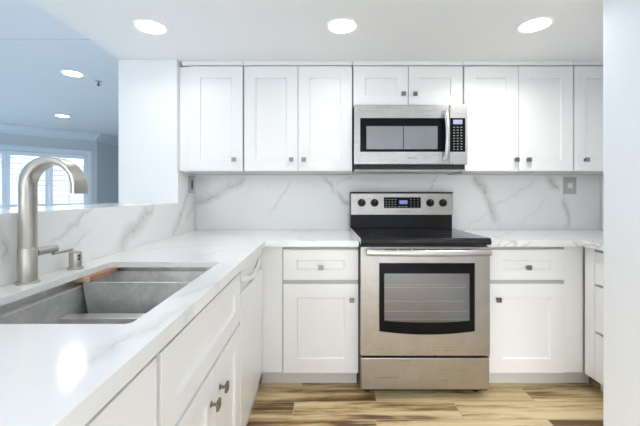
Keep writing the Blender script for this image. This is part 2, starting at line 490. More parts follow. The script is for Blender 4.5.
struct('wall_near_right', MB().prism([(1.2435, -1.5), (1.40, -1.5), (1.40, 1.322), (2.36, 1.322), (2.36, 1.5), (1.2435, 1.5)], 'z', 0, CEIL), M['wall_textured'], 'textured white wall close to the camera at the right edge', 'wall', bevel=0.004)  # unseen arm running behind the camera added to block sky from the right

# quartz cladding
QT = 1.372
struct('wall_slab_back', MB().box(-0.957, 2.198, 2.68, YB, 0.9155, QT), M['quartz_back'], 'white veined quartz backsplash along the back wall', 'backsplash')
sl = MB()
sl.box(-0.979, -0.959, -0.6, 2.34, 0.9155, 1.1119)
sl.box(-0.967, -0.959, 2.34, YB, 0.9155, 1.352)
struct('wall_slab_left', sl, M['quartz_side'], 'veined quartz backsplash on the half wall behind the faucet', 'backsplash')
struct('wall_slab_right', MB().box(2.20, 2.22, 1.501, 2.68, 0.9155, 1.352), M['quartz_back'], 'quartz backsplash strip on the right wall', 'backsplash')
ledge = MB().box(-1.385, -0.959, -0.6, 2.3395, 1.112, 1.135).build('bar_ledge', M['quartz_side'])
tag(ledge, 'white quartz ledge top capping the half wall behind the faucet', 'ledge')

# living room: oblique window wall, far return wall, crown
A2 = Vector((-5.66, 6.10)); B2 = Vector((-4.59, 7.10))
d2 = (B2 - A2).normalized(); n2 = Vector((d2.y, -d2.x))           # n2 points into the room
def wall_frame(o):
    """local x along the window wall, local -y into the room"""
    o.location = (A2.x, A2.y, 0); o.rotation_euler = (0, 0, math.atan2(d2.y, d2.x)); return o
UR = (B2 - A2).length
W0, W1, WZ0, WZ1 = -1.15, 1.30, 0.93, 1.98
wm = MB()
wm.box(-5.0, W0, 0, 0.15, 0, 2.44); wm.box(W1, UR, 0, 0.15, 0, 2.44); wm.box(W0, W1, 0, 0.15, 0, WZ0); wm.box(W0, W1, 0, 0.15, WZ1, 2.44)
wall_frame(struct('wall_living_window', wm, M['wall_living'], 'living room wall with the shuttered window', 'wall'))
def crown_profile(y0, s):
    return [(y0, 2.44), (y0 - s*0.11, 2.44), (y0 - s*0.11, 2.418), (y0 - s*0.085, 2.405), (y0 - s*0.05, 2.36), (y0 - s*0.035, 2.325), (y0 - s*0.012, 2.315), (y0 - s*0.012, 2.285), (y0, 2.285)]
cm = MB().prism(crown_profile(0, 1), 'x', -5.0, UR + 0.05)
wall_frame(struct('trim_1', cm, M['trim_living'], 'crown moulding above the shuttered living room window', 'crown moulding'))
e2 = Vector((0.10, 1.0)).normalized()
rm = MB().box(0, 3.3, 0, 0.15, 0, 2.44)
o = struct('wall_living_return', rm, M['wall_living'], 'grey living room wall right of the shuttered window', 'wall')
o.location = (B2.x, B2.y, 0); o.rotation_euler = (0, 0, math.atan2(e2.y, e2.x))
o = struct('trim_2', MB().prism(crown_profile(0, 1), 'x', -0.06, 3.3), M['trim_living'], 'crown moulding on the grey wall beside the white stub', 'crown moulding')
o.location = (B2.x, B2.y, 0); o.rotation_euler = (0, 0, math.atan2(e2.y, e2.x))
wl = MB().box(-9.12, -9.0, -2.5, 1.0, 0, 2.44).box(-9.12, -9.0, 6.0, 10.2, 0, 2.44).box(-9.12, -9.0, 1.0, 6.0, 2.15, 2.44)  # unseen wall, its opening added for the fill light
struct('wall_living_left', wl, M['wall_living'], 'unseen left living room wall with an added opening for fill light', 'wall')
struct('wall_sky_blocker', MB().box(-9.0, -3.2, -2.62, -2.5, 0, 2.44), M['wall_living'], 'unseen living room wall behind the camera, added to block sky light', 'wall')  # unseen wall added to keep neutral sky light out of the living room
struct('wall_living_far', MB().box(-4.4, -1.22, 10.2, 10.32, 0, 2.44), M['wall_living'], 'far end wall of the living room', 'wall')
struct('wall_living_right', MB().box(-1.366, -1.22, 2.82, 10.2, 0, 2.44), M['wall_living'], 'living room side of the kitchen wall', 'wall')

# window casing, pane, shutters
win = bpy.data.objects.new('window_1', None); COL.objects.link(win)
wall_frame(win); tag(win, 'wide living room window with white plantation shutters', 'window', kind='structure')
fm = MB()
fm.box(W0-0.075, W0, -0.022, 0, WZ0-0.02, WZ1+0.075); fm.box(W1, W1+0.075, -0.022, 0, WZ0-0.02, WZ1+0.075)
fm.box(W0, W1, -0.022, 0, WZ1, WZ1+0.075); fm.box(W0-0.095, W1+0.095, -0.04, 0, WZ1+0.075, WZ1+0.10)
fm.box(W0-0.09, W1+0.09, -0.05, 0, WZ0-0.05, WZ0-0.02); fm.box(W0, W1, -0.022, 0, WZ0-0.02, WZ0)
fm.build('window_frame', M['trim_living'], win, bevel=0.003)
sm = MB()
for u in (W0+0.02, 0.06, W1-0.02): sm.box(u-0.02, u+0.02, 0.085, 0.115, WZ0, WZ1)
sm.box(W0, W1, 0.085, 0.115, WZ0, WZ0+0.04); sm.box(W0, W1, 0.085, 0.115, WZ1-0.04, WZ1)
sm.build('sash', M['trim_living'], win)
MB().box(W0+0.04, W1-0.04, 0.098, 0.102, WZ0+0.04, WZ1-0.04).build('pane', M['glass'], win)
PWD = (W1 - W0) / 4
slab = ['leftmost white shutter panel, beyond the left edge of the photo', 'white shutter panel seen at the far left edge beside the faucet', 'white shutter panel seen through the faucet arch', 'right-hand white shutter panel behind the faucet spout']
for k in range(4):
    s = thing('window_shutter', slab[k], 'shutter', group='plantation shutters on the living room window')
    s.parent = None
    wall_frame(s)
    u0 = W0 + k*PWD + 0.003; u1 = W0 + (k+1)*PWD - 0.003
    st = 0.055; zt, zb = WZ1 - 0.004, WZ0 + 0.004
    f = MB()
    f.box(u0, u0+st, 0.005, 0.035, zb, zt); f.box(u1-st, u1, 0.005, 0.035, zb, zt)
    f.box(u0+st, u1-st, 0.005, 0.035, zt-0.075, zt); f.box(u0+st, u1-st, 0.005, 0.035, zb, zb+0.075)
    f.build('frame', M['shutter'], s, bevel=0.002)
    lv = MB()
    a0, a1 = zb+0.075, zt-0.075
    nl = 9
    for i in range(nl):
        zc = a0 + (i+0.5)*(a1-a0)/nl
        ca, sa = math.cos(math.radians(3)), math.sin(math.radians(3))
        hw, ht = 0.044, 0.004
        lp = []
        for (yy, zz) in ((-hw, 0), (-hw*0.5, ht), (hw*0.5, ht), (hw, 0), (hw*0.5, -ht), (-hw*0.5, -ht)):
            lp.append((0.02 + yy*ca - zz*sa, zc + yy*sa*-1 + zz*ca))
        lv.prism(lp, 'x', u0+st+0.002, u1-st-0.002)
    lv.build('louvers', M['shutter'], s)
    MB().box((u0+u1)/2-0.006, (u0+u1)/2+0.006, -0.032, -0.022, a0+0.02, a1-0.01).build('tilt_rod', M['shutter'], s)

# ------------------------------------------------------------------ recessed lights
def recessed(px, py, z, r, watts, label, group):
    Y = (z - EYE) * F / (VY - py)
    t = thing('recessed_light', label, 'ceiling light', (PX(px, Y), Y, z), 0, group)
    MB().lathe([(r*0.98, -0.002), (r*1.22, -0.006), (r*1.26, -0.003), (r*1.26, 0.0), (r*0.98, 0.0), (r*0.98, -0.002)], 48).build('trim_ring', M['white_plastic'], t, smooth=True)
    MB().lathe([(0, -0.001), (r*0.98, -0.001), (r*0.98, -0.004), (r*0.5, -0.0045), (0, -0.0045)], 48).build('diffuser', M['lamp'], t, smooth=True)
    ld = bpy.data.lights.new('lamp', 'AREA'); ld.shape = 'DISK'; ld.size = 2*r*0.9; ld.energy = watts; ld.color = (1.0, 0.995, 0.985); ld.spread = math.radians(155)
    lo = bpy.data.objects.new('lamp', ld); COL.objects.link(lo); lo.parent = t; lo.location = (0, 0, -0.007)
g = 'recessed kitchen ceiling lights'
recessed(151, 27, CEIL, 0.073, LAMP_W*0.5, 'left recessed ceiling light, above the sink counter', g)
recessed(342, 26, CEIL, 0.073, LAMP_W*0.55, 'middle recessed ceiling light, in front of the double wall cabinet', g)
recessed(535, 25, CEIL, 0.073, LAMP_W*1.5, 'right recessed ceiling light, nearest the textured wall', g)
g = 'recessed living room ceiling lights'
recessed(72.5, 73.5, 2.44, 0.085, LIVING_W, 'upper recessed light on the bluish living room ceiling', g)
recessed(62.5, 116, 2.44, 0.085, LIVING_W, 'lower, farther recessed light near the living room crown moulding', g)
Ys = (2.44 - EYE) * F / (VY - 81)
sp = thing('sprinkler_head', 'small dark sprinkler head on the bluish living room ceiling', 'sprinkler', (PX(98.5, Ys), Ys, 2.44))
MB().lathe([(0, 0), (0.035, 0), (0.03, -0.008), (0.012, -0.012), (0, -0.012)], 20).build('escutcheon', M['plate'], sp, smooth=True)
MB().cyl((0, 0, -0.012), (0, 0, -0.045), 0.008, 12).cyl((0, 0, -0.045), (0, 0, -0.05), 0.02, 16).build('deflector', M['dark'], sp, smooth=True)

# ------------------------------------------------------------------ worktops
def extrude_poly(outer, inner, z0, z1):
    mb = MB(); bm = mb.bm
    edges = []
    for lp in [outer] + inner:
        vs = [bm.verts.new((x, y, z1)) for x, y in lp]
        for i in range(len(vs)): edges.append(bm.edges.new((vs[i], vs[(i+1) % len(vs)])))
    r = bmesh.ops.triangle_fill(bm, use_beauty=True, use_dissolve=False, edges=edges)
    faces = [f for f in r['geom'] if isinstance(f, bmesh.types.BMFace)]
    ex = bmesh.ops.extrude_face_region(bm, geom=faces)
    vs = [v for v in ex['geom'] if isinstance(v, bmesh.types.BMVert)]
    bmesh.ops.translate(bm, verts=vs, vec=(0, 0, z0 - z1))
    return mb
def rrect(x0, x1, y0, y1, r, n=5):
    out = []
    for cx, cy, a in ((x1-r, y1-r, 0), (x0+r, y1-r, 90), (x0+r, y0+r, 180), (x1-r, y0+r, 270)):
        for k in range(n+1):
            t = math.radians(a + 90*k/n); out.append((cx + r*math.cos(t), cy + r*math.sin(t)))
    return out
TOP = 0.915; LIP = 0.893; APR = 0.879
XE, YE = -0.3195, 2.052              # counter edges: left run, back run
SX0, SX1, SY0, SY1 = -0.856, -0.405, 0.739, 1.412
RX0, RX1 = 0.246, 1.001              # range
XR = 1.585                           # right run edge
ct = extrude_poly([(-0.958, -0.3), (XE, -0.3), (XE, YE), (0.241, YE), (0.241, 2.679), (-0.958, 2.679)], [rrect(SX0, SX1, SY0, SY1, 0.014)], LIP, TOP)
ct.box(XE-0.02, XE, -0.3, YE, APR, LIP); ct.box(XE-0.02, 0.241, YE, YE+0.02, APR, LIP)
ct = ct.build('countertop', M['quartz_top'])
tag(ct, 'white quartz L-shaped countertop around the sink, left of the range', 'countertop', 'white quartz countertops')
cr_ = extrude_poly([(1.008, YE), (XR, YE), (XR, 1.501), (2.199, 1.501), (2.199, 2.679), (1.008, 2.679)], [], LIP, TOP)
cr_.box(1.008, XR+0.02, YE, YE+0.02, APR, LIP); cr_.box(XR, XR+0.02, 1.501, YE, APR, LIP)
cr_ = cr_.build('countertop', M['quartz_top'])
tag(cr_, 'white quartz corner countertop right of the range', 'countertop', 'white quartz countertops')

# ------------------------------------------------------------------ cabinets
def knob_at(parent, x, z, y=0.0):
    """square knob on a post, projecting to -y"""
    m = MB()
    m.box(x-0.0075, x+0.0075, y-0.004, y-0.0002, z-0.0075, z+0.0075)
    m.cyl((x, y-0.003, z), (x, y-0.022, z), 0.0055, 12)
    m.box(x-0.0145, x+0.0145, y-0.030, y-0.021, z-0.0145, z+0.0145)
    return m.build('knob', M['knob'], parent, bevel=0.0012)
def front(t, kind, x0, x1, z0, z1, fr=0.08, frv=None, knob=None, y=-0.022):
    m = MB()
    m.shaker(x1-x0, z1-z0, 0.020, fr, 0.011, frv, x0, y, z0)
    o = m.build(kind, M['cab'], t, bevel=0.0012)
    if knob: knob_at(o, knob[0], knob[1], y)
    return o

g = 'white shaker wall cabinets'
YU = 2.392; SU = F / 2.37
def ux(px): return (px - VX) / SU
def uz(py): return EYE - (py - VY) / SU
ZT, ZBm = uz(66.3), uz(171)
def upper(label, px0, px1, doors, z0=None, filler=None, knobs=(), depth=None):
    """carcass front at YU; doors: (px0, px1)"""
    zb = ZBm if z0 is None else z0
    xa, xb = ux(px0), ux(px1)
    t = thing('wall_cabinet', label, 'wall cabinet', (xa, YU, zb), 0, g)
    d = YB - YU - 0.021
    b = MB().box(0.001, xb-xa-0.001, 0, d, -0.012 if z0 is None else 0, ZT-zb+0.001)
    b.build('body', M['cab_in_shade'], t)
    if filler:
        MB().box(ux(filler[0])-xa, ux(filler[1])-xa, -0.004, -0.0005, 0.0, ZT-zb+0.001).build('filler_strip', M['cab'], t)
    MB().box(0.001, xb-xa-0.001, -0.019, 0.3, ZT-zb+0.009, CEIL-zb-0.0005).build('top_rail', M['cab'], t)
    for (a, c), kp in zip(doors, knobs):
        front(t, 'door', ux(a)-xa, ux(c)-xa, 0, ZT-zb, 0.078, None, (ux(kp[0])-xa, uz(kp[1])-zb))
    return t
upper('single door wall cabinet at the left end, beside the white wall stub', 181.6, 243.2, [(188.6, 242.6)], filler=(178.8, 188), knobs=[(234.6, 159.9)])
upper('tall double door wall cabinet left of the microwave', 243.6, 352.6, [(244.2, 297.7), (298.3, 352.0)], knobs=[(291.4, 159.9), (303.8, 159.9)])
upper('short double door wall cabinet above the microwave', 353.0, 463.2, [(353.6, 408.0), (408.6, 462.6)], z0=uz(106), knobs=[(402.8, 94.6), (414.4, 94.6)])
upper('tall double door wall cabinet right of the microwave', 463.6, 573.6, [(464.5, 518.2), (518.8, 573.0)], knobs=[(515.2, 160), (527.2, 160)])
t = upper('single door wall cabinet at the right end, cut off by the textured wall', 574.0, 588, [], knobs=[])
for c in list(t.children): bpy.data.objects.remove(c)
xa = ux(574.2); XE_R = 2.198
MB().box(0.001, XE_R-xa, 0, YB-YU-0.021, -0.012, ZT-ZBm+0.001).build('body', M['cab_in_shade'], t)
MB().box(0.001, XE_R-xa, -0.019, 0.3, ZT-ZBm+0.009, CEIL-ZBm-0.0005).build('top_rail', M['cab'], t)
front(t, 'door', ux(574.9)-xa, ux(574.9)-xa+0.375, 0, ZT-ZBm, 0.078, None, (ux(584.8)-xa, uz(160)-ZBm))
MB().box(ux(574.9)-xa+0.378, XE_R-xa, -0.004, -0.0005, -0.012, ZT-ZBm).build('filler_strip', M['cab'], t)

# base cabinets on the back run
g = 'white shaker base cabinets'
YC = 2.102; SB = F / 2.08
def bx(px): return (px - VX) / SB
def bz(py): return EYE - (py - VY) / SB
DZ1, DZ0, OZ1, OZ0 = bz(249.8), bz(279.9), bz(284.0), bz(373.0)
def base(label, xb0, xb1, x0, x1, fil, toe, kdoor):
    t = thing('base_cabinet', label, 'base cabinet', (x0, YC, 0), 0, g)
    MB().box(xb0-x0, xb1-x0, 0, YB-YC-0.002, OZ0-0.001, APR-0.0005).build('body', M['cab_in_shade'], t)
    MB().box(fil[0]-x0, fil[1]-x0, -0.012, -0.0005, OZ0-0.001, APR-0.0005).build('filler_panel', M['cab'], t)
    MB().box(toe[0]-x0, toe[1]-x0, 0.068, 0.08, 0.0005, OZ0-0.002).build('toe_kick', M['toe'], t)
    w = x1 - x0
    front(t, 'drawer', 0, w, DZ0, DZ1, 0.084, 0.063, (w/2, bz(266.8)))
    front(t, 'door', 0, w, OZ0, OZ1, 0.084, None, (kdoor, bz(298.9)))
x0, x1 = bx(283.2), bx(358.3)
base('base cabinet with a drawer, left of the range', -0.336, 0.241, x0, x1, (-0.363, x0-0.006), (-0.36, 0.241), bx(351.5)-x0)
x0, x1 = 1.034, bx(564.6)
base('base cabinet with a drawer, right of the range', 1.008, 1.632, x0, x1, (x1+0.004, 1.61), (1.008, 1.71), bx(497)-x0)

# drawer cabinet on the right run, facing left
XF = 1.634
t = thing('drawer_cabinet', 'drawer cabinet against the right wall, half hidden by textured wall', 'base cabinet', (XF, 2.0, 0), -math.pi/2, g)
W = 0.493
MB().box(-0.02, W, 0.0, 0.563, 0.110, APR-0.0005).build('body', M['cab_in_shade'], t)
MB().box(-0.075, -0.003, -0.022, -0.0005, 0.110, APR-0.001).build('filler_panel', M['cab'], t)
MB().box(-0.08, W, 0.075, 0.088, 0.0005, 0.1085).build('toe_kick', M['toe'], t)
for z0, z1 in ((0.672, 0.857), (0.398, 0.658), (0.110, 0.384)):
    front(t, 'drawer', 0, W-0.003, z0, z1, 0.08, 0.055, (W/2, (z0+z1)/2))

# left run, facing right
XL = -0.365            # carcass front; door faces at XL+0.022 = -0.343
t = thing('sink_cabinet', 'sink base cabinet with false front and two doors beside the dishwasher', 'base cabinet', (XL, 0.745, 0), math.pi/2, g)
W = 0.757
b = MB()
b.box(-0.062, -0.045, 0.019, 0.585, 0.110, LIP-0.002); b.box(-0.045, 0.019, 0.02, 0.585, 0.110, 0.128); b.box(W-0.019, W-0.001, 0.0, 0.585, 0.110, LIP-0.002)
b.box(0.019, W-0.019, 0.0, 0.585, 0.110, 0.128); b.box(0.019, W-0.019, 0.575, 0.585, 0.128, 0.60)
b.box(0.019, W-0.019, 0.0, 0.018, 0.600, APR-0.001)
b.build('body', M['cab_in_shade'], t)
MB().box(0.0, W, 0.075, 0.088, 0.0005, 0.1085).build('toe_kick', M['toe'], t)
front(t, 'false_drawer_front', 0.003, W-0.003, 0.640, 0.849, 0.08, 0.063)
mid = 0.395
front(t, 'door', 0.003, mid-0.0015, 0.112, 0.626, 0.08, None, (mid-0.050, 0.526))
front(t, 'door', mid+0.0015, W-0.003, 0.112, 0.626, 0.08, None, (mid+0.050, 0.526))
t = thing('end_cabinet', 'plain flat-fronted cabinet nearest the camera under the sink counter', 'base cabinet', (XL, -0.28, 0), math.pi/2, g)
W = 1.022
MB().box(0.0, W-0.024, 0.0, 0.018, 0.110, APR-0.001).box(0.0, W-0.063, 0.018, 0.585, 0.110, APR-0.001).build('body', M['cab_in_shade'], t)
MB().box(0.004, W-0.012, -0.022, -0.001, 0.112, 0.849).build('flat_panel', M['cab'], t, bevel=0.002)
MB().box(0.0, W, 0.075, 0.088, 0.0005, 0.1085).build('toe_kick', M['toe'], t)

# dishwasher
t = thing('dishwasher', 'white built-in dishwasher at the corner left of the drawer base', 'dishwasher', (XL, 1.506, 0), math.pi/2)
W = 0.583
MB().box(0.004, W-0.004, 0.0, 0.57, 0.02, APR-0.003).build('body', M['cab_in_shade'], t)
MB().box(0.004, W-0.004, -0.024, -0.001, 0.115, 0.745).build('door', M['dw'], t, bevel=0.003)
cpn = MB()
cpn.box(0.004, W-0.004, -0.026, -0.001, 0.828, 0.873); cpn.box(0.004, W-0.004, -0.012, -0.001, 0.747, 0.828)
cpn.build('control_panel', M['dw'], t, bevel=0.003)
hp = []
for k in range(17):
    s = k/16; hp.append((0.05 + s*(W-0.10), -0.014 - 0.012*math.sin(math.pi*s)**0.6, 0.812 - 0.040*math.sin(math.pi*s)))
hm = MB()
secs = []
for (x, y, z) in hp:
    secs.append([(x, y-0.006, z-0.012), (x, y-0.008, z), (x, y-0.006, z+0.012), (x, y+0.006, z+0.012), (x, y+0.010, z), (x, y+0.006, z-0.012)])
hm.loft(secs); hm.build('handle', M['dw'], t, smooth=True)
MB().box(0.004, W-0.004, 0.004, 0.02, 0.0005, 0.113).build('toe_panel', M['dw'], t, bevel=0.002)

# ------------------------------------------------------------------ sink, basket, faucet, air gap
t = thing('sink', 'stainless steel undermount double bowl sink in the left counter', 'sink', (0, 0, 0.893))
ox = (-0.900, -0.392); oy = (0.715, 1.448)
zf, zl, zb_ = LIP-0.0005, 0.858, 0.665
def ring(x0, x1, y0, y1, z): return [(x0, y0, z), (x1, y0, z), (x1, y1, z), (x0, y1, z)]
def shell(mb, loops):
    R = [[mb.bm.verts.new((p[0], p[1], p[2]-0.893)) for p in lp] for lp in loops]
    for a, b in zip(R[:-1], R[1:]):
        for k in range(4): mb.bm.faces.new((a[k], a[(k+1) % 4], b[(k+1) % 4], b[k]))
    return R
# rim with the step ledge, then the upper basin down to the low divider
DA, DB, ZD = 1.150, 1.196, 0.778
bx0, bx1, by0, by1 = ox[0]+0.028, ox[1]-0.028, oy[0]+0.003, oy[1]-0.003
rimm = MB()
shell(rimm, [ring(ox[0]-0.012, ox[1]+0.012, oy[0]-0.012, oy[1]+0.012, zf), ring(*ox, *oy, zf), ring(*ox, *oy, zl), ring(bx0, bx1, by0, by1, zl), ring(bx0, bx1, by0, by1, ZD)])
rim = rimm.build('rim', M['steel_sink'], t, bevel=0.002)
def bowl(y0, y1):
    mb = MB()
    R = shell(mb, [ring(bx0, bx1, y0, y1, ZD), ring(bx0+0.003, bx1-0.003, y0+0.003, y1-0.003, zb_+0.02), ring(bx0+0.02, bx1-0.02, y0+0.02, y1-0.02, zb_)])
    mb.bm.faces.new(R[-1])
    o = mb.build('bowl', M['steel_sink'], t, bevel=0.006)
    MB().lathe([(0, 0.0008), (0.03, 0.0008), (0.036, 0.0035), (0.045, 0.0035), (0.047, 0.0008), (0.0, 0.0007)], 28,
               Matrix.Translation(((bx0+bx1)/2, (y0+y1)/2, zb_-0.893))).build('drain', M['steel_bright'], o, smooth=True)
bowl(by0, DA); bowl(DB, by1)
MB().box(bx0-0.014, bx0+0.0015, by0, by1, zl-0.893-0.003, zl-0.893+0.0012).build('ledge_edge_highlight', M['ledge_highlight'], t)  # pale strip standing for the line of light along the ledge
MB().box(bx0, bx1, DA-0.001, DB+0.001, ZD-0.893-0.004, ZD-0.893+0.001).build('low_divider', M['steel_bright'], t, bevel=0.002)

# steel basket with wooden handles resting on the sink ledges
bk = thing('sink_basket', 'stainless steel basket with wooden handles resting in the far sink bowl', 'basket', (0, 0, zl+0.002))
BY0, BY1, BX0, BX1 = 1.258, 1.428, -0.866, -0.426
zt, zbk = 0.013, -0.115
mb = MB(); bm = mb.bm
def rg(x0, x1, y0, y1, z): return [bm.verts.new(p) for p in ((x0, y0, z), (x1, y0, z), (x1, y1, z), (x0, y1, z))]
L = [rg(BX0-0.004, BX1+0.004, BY0-0.005, BY1+0.005, zt-0.002), rg(BX0-0.004, BX1+0.004, BY0-0.005, BY1+0.005, zt), rg(BX0, BX1, BY0, BY1, zt), rg(BX0+0.018, BX1-0.018, BY0+0.008, BY1-0.008, zbk)]
for a, b in zip(L[:-1], L[1:]):
    for k in range(4): bm.faces.new((a[k], a[(k+1) % 4], b[(k+1) % 4], b[k]))
bm.faces.new(L[-1])
o = mb.build('tray', M['steel_sink'], bk, bevel=0.004)
sd = o.modifiers.new('thick', 'SOLIDIFY'); sd.thickness = 0.0016; sd.offset = -1
for xa_, xb_ in ((-0.8985, -0.832), (-0.418, -0.3935)):
    h = MB().box(xa_, xb_, BY0-0.002, BY1-0.004, zt+0.0005, zt+0.0195).build('wooden_handle', M['wood'], bk, bevel=0.003)
    MB().box(xa_+0.002, xb_-0.002, BY0-0.014, BY0-0.0025, zt+0.001, zt+0.019).build('handle_end', M['wood_end'], h, bevel=0.002)
    MB().box(xa_, xa_+0.02 if xa_ < -0.6 else xb_, BY0+0.006, BY1-0.006, 0.0, zt).build('handle_foot', M['wood'], h) if xa_ < -0.6 else MB().box(xb_-0.02, xb_, BY0+0.006, BY1-0.006, 0.0, zt).build('handle_foot', M['wood'], h)

# faucet
fx, fy = -0.916, 1.080
fc = thing('faucet', 'tall brushed nickel faucet with a flat arched spout behind the sink', 'faucet', (fx, fy, TOP))
MB().lathe([(0, 0), (0.0315, 0), (0.0315, 0.005), (0.029, 0.007), (0.0, 0.007)], 40).build('base_flange', M['nickel'], fc, smooth=True)
MB().lathe([(0, 0.007), (0.0255, 0.007), (0.0255, 0.110), (0.0245, 0.1115), (0, 0.1115)], 40).build('lower_body', M['nickel'], fc, smooth=True)
def spout_loop(c, nrm, hw, ht, e):
    """cross-section: hw half width along y, ht half thickness along nrm (in xz); e = roundness exponent"""
    out = []
    for k in range(28):
        a = 2*math.pi*k/28
        ca, sa = math.cos(a), math.sin(a)
        yy = hw*math.copysign(abs(ca)**(2/e), ca); tt = ht*math.copysign(abs(sa)**(2/e), sa)
        out.append((c[0] + nrm[0]*tt, yy, c[1] + nrm[1]*tt))
    return out
secs = []
ZA, RA = 0.303, 0.0815                       # arch centre height above the counter, radius
for k in range(9):
    s = k/8; secs.append(spout_loop((0, 0.112 + s*(ZA-0.112)), (-1, 0), 0.0245 - 0.0005*s, 0.0245 - 0.003*s, 2 + 0.8*s))
RA = 0.0815
for k in range(1, 25):
    a = math.pi*k/24; q_ = k/24
    secs.append(spout_loop((RA - RA*math.cos(a), ZA + RA*math.sin(a)), (-math.cos(a), math.sin(a)), 0.0240 + 0.0080*q_, 0.0215 - 0.0145*min(1, q_*1.25), 2.8 + 6*q_))
secs.append(spout_loop((2*RA + 0.0005, ZA - 0.022), (1, 0), 0.0325, 0.007, 9))
MB().loft(secs).build('spout', M['nickel'], fc, smooth=True)
hub = MB().cyl((0.006, 0.024, 0.092), (0.006, 0.108, 0.092), 0.0125, 24).build('handle_hub', M['nickel'], fc, smooth=True)
MB().tube([(0.012, 0.088, 0.078), (0.012, 0.12, 0.0772), (0.012, 0.178, 0.0757)], 0.0055, 16).build('lever', M['nickel'], hub, smooth=True)

ag = thing('air_gap', 'short brushed nickel air gap cap right of the faucet', 'air gap', (-0.9105, 1.285, TOP))
MB().lathe([(0, 0), (0.0265, 0), (0.0265, 0.006), (0.024, 0.008), (0, 0.008)], 36).build('flange', M['nickel'], ag, smooth=True)
MB().lathe([(0, 0.008), (0.0205, 0.008), (0.0205, 0.061), (0.019, 0.0635), (0, 0.064)], 36).build('cap', M['nickel'], ag, smooth=True)
for z in (0.038, 0.050):
    a = math.radians(-22)
    c, s_ = math.cos(a), math.sin(a)
    MB().cyl((0.0195*c, 0.0195*s_, z), (0.0212*c, 0.0212*s_, z), 0.0042, 14).build('vent_hole', M['rubber'], ag)

# ------------------------------------------------------------------ range
YR = 2.0
SR = F / YR
def rz_(py): return EYE - (py - VY) / SR
RC = (RX0 + RX1) / 2; RW = RX1 - RX0
t = thing('range', 'stainless steel electric range with a black glass cooktop', 'range', (RC, YR, 0))
hw = RW / 2
def lx(px, Y=YR): return (px - 425.4) * Y / F
MB().box(-hw, hw, 0.040, 0.655, 0.060, 0.899).build('body', M['dark'], t, bevel=0.003)
for x in (-hw+0.05, hw-0.05):
    for y in (0.09, 0.60): MB().cyl((x, y, 0), (x, y, 0.0595), 0.018, 16).build('foot', M['rubber'], t)
# cooktop
ZC = 0.939
ck = MB()
ck.prism([(-0.012, 0.900), (-0.016, 0.912), (-0.014, 0.930), (-0.004, ZC), (0.575, ZC), (0.575, 0.900)], 'x', -hw-0.001, hw+0.001)
ckt = ck.build('cooktop', M['cooktop'], t, bevel=0.003)
MB().box(-hw-0.0045, -hw-0.0012, 0.01, 0.575, 0.9165, ZC-0.0025).build('side_trim', M['steel_bright'], t)
MB().box(hw+0.0012, hw+0.0045, 0.01, 0.575, 0.9165, ZC-0.0025).build('side_trim', M['black'], t)
for x, y, r in ((-0.19, 0.15, 0.11), (0.19, 0.15, 0.085), (-0.19, 0.42, 0.08), (0.19, 0.42, 0.105)):
    MB().lathe([(r-0.003, 0), (r+0.001, 0), (r+0.001, 0.0004), (r-0.003, 0.0004), (r-0.003, 0)], 48, Matrix.Translation((x, y, ZC+0.0001))).build('burner_ring', M['ring'], ckt)
# backguard
YG = 2.55 - YR
SG = F / 2.55
def gx(px): return (px - VX) / SG - RC - 0.0015
def gz(py): return EYE - (py - VY) / SG
gw0, gw1 = gx(351.0), gx(453.4)
zg0, zg1, zg2 = 0.935, gz(214.8), gz(193.0)
bg = MB().prism([(YG+0.02, ZC+0.0005), (YG+0.020, zg1+0.006), (YG+0.002, zg1), (YG+0.010, zg2), (YG+0.10, zg2), (YG+0.10, ZC+0.0005)], 'x', gw0, gw1)
bgo = bg.build('backguard', M['black'], t, bevel=0.002)
face = MB().prism([(YG-0.001, zg1+0.0005), (YG+0.007, zg2-0.004), (YG+0.0095, zg2-0.004), (YG+0.0015, zg1+0.0005)], 'x', gw0+0.002, gw1-0.002).build('steel_fascia', M['steel'], bgo, bevel=0.001)
MB().box(gw0-0.001, gw1+0.001, YG+0.003, YG+0.10, zg2+0.0005, zg2+0.008).build('top_cap', M['black'], bgo, bevel=0.002)
for px in (361.9, 374.8, 430.4, 443.2):
    x, z = gx(px), gz(202.8)
    k = MB().cyl((x, YG+0.002, z), (x, YG-0.006, z), 0.029, 28)
    k.cyl((x, YG-0.006, z), (x, YG-0.024, z), 0.0245, 28, 0.022)
    ko = k.build('burner_knob', M['black'], t, smooth=True)
    MB().box(x-0.0045, x+0.0045, YG-0.031, YG-0.0235, z-0.021, z+0.021).build('grip', M['black'], ko, bevel=0.002)
    MB().box(x-0.0012, x+0.0012, YG-0.0316, YG-0.0309, z+0.006, z+0.019).build('pointer', M['key'], ko)
for px in (361.9, 374.8, 430.4, 443.2):
    for dx, dz in ((-0.036, 0.028), (0.036, 0.028), (0, 0.043), (0, -0.043)):
        x, z = gx(px)+dx, gz(202.8)+dz
        yy = YG + 0.0035 + 0.0 if dz > 0 else YG
        f_ = (z - zg1) / (zg2 - zg1); yy = YG - 0.001 + 0.008*f_
        MB().box(x-0.003, x+0.003, yy-0.0008, yy+0.001, z-0.0025, z+0.0025).build('dial_mark', M['badge'], bgo)
dpx0, dpx1, dpz0, dpz1 = gx(384.2), gx(421), gz(208), gz(197.3)
cp = MB().box(dpx0, dpx1, YG-0.002, YG+0.006, dpz0, dpz1).build('control_panel', M['black_glass'], t, bevel=0.001)
MB().box(gx(399.5), gx(407.5), YG-0.0028, YG-0.0019, gz(204), gz(200.3)).build('clock_display', M['lcd_blue'], cp)
kk = MB()
for px in (386.5, 389.5, 392.5, 395.5):
    for py in (199.5, 202, 204.4, 206.6):
        kk.box(gx(px)-0.006, gx(px)+0.006, YG-0.0026, YG-0.0019, gz(py)-0.0025, gz(py)+0.0025)
kk.build('touch_keys', M['key'], cp)
kk = MB()
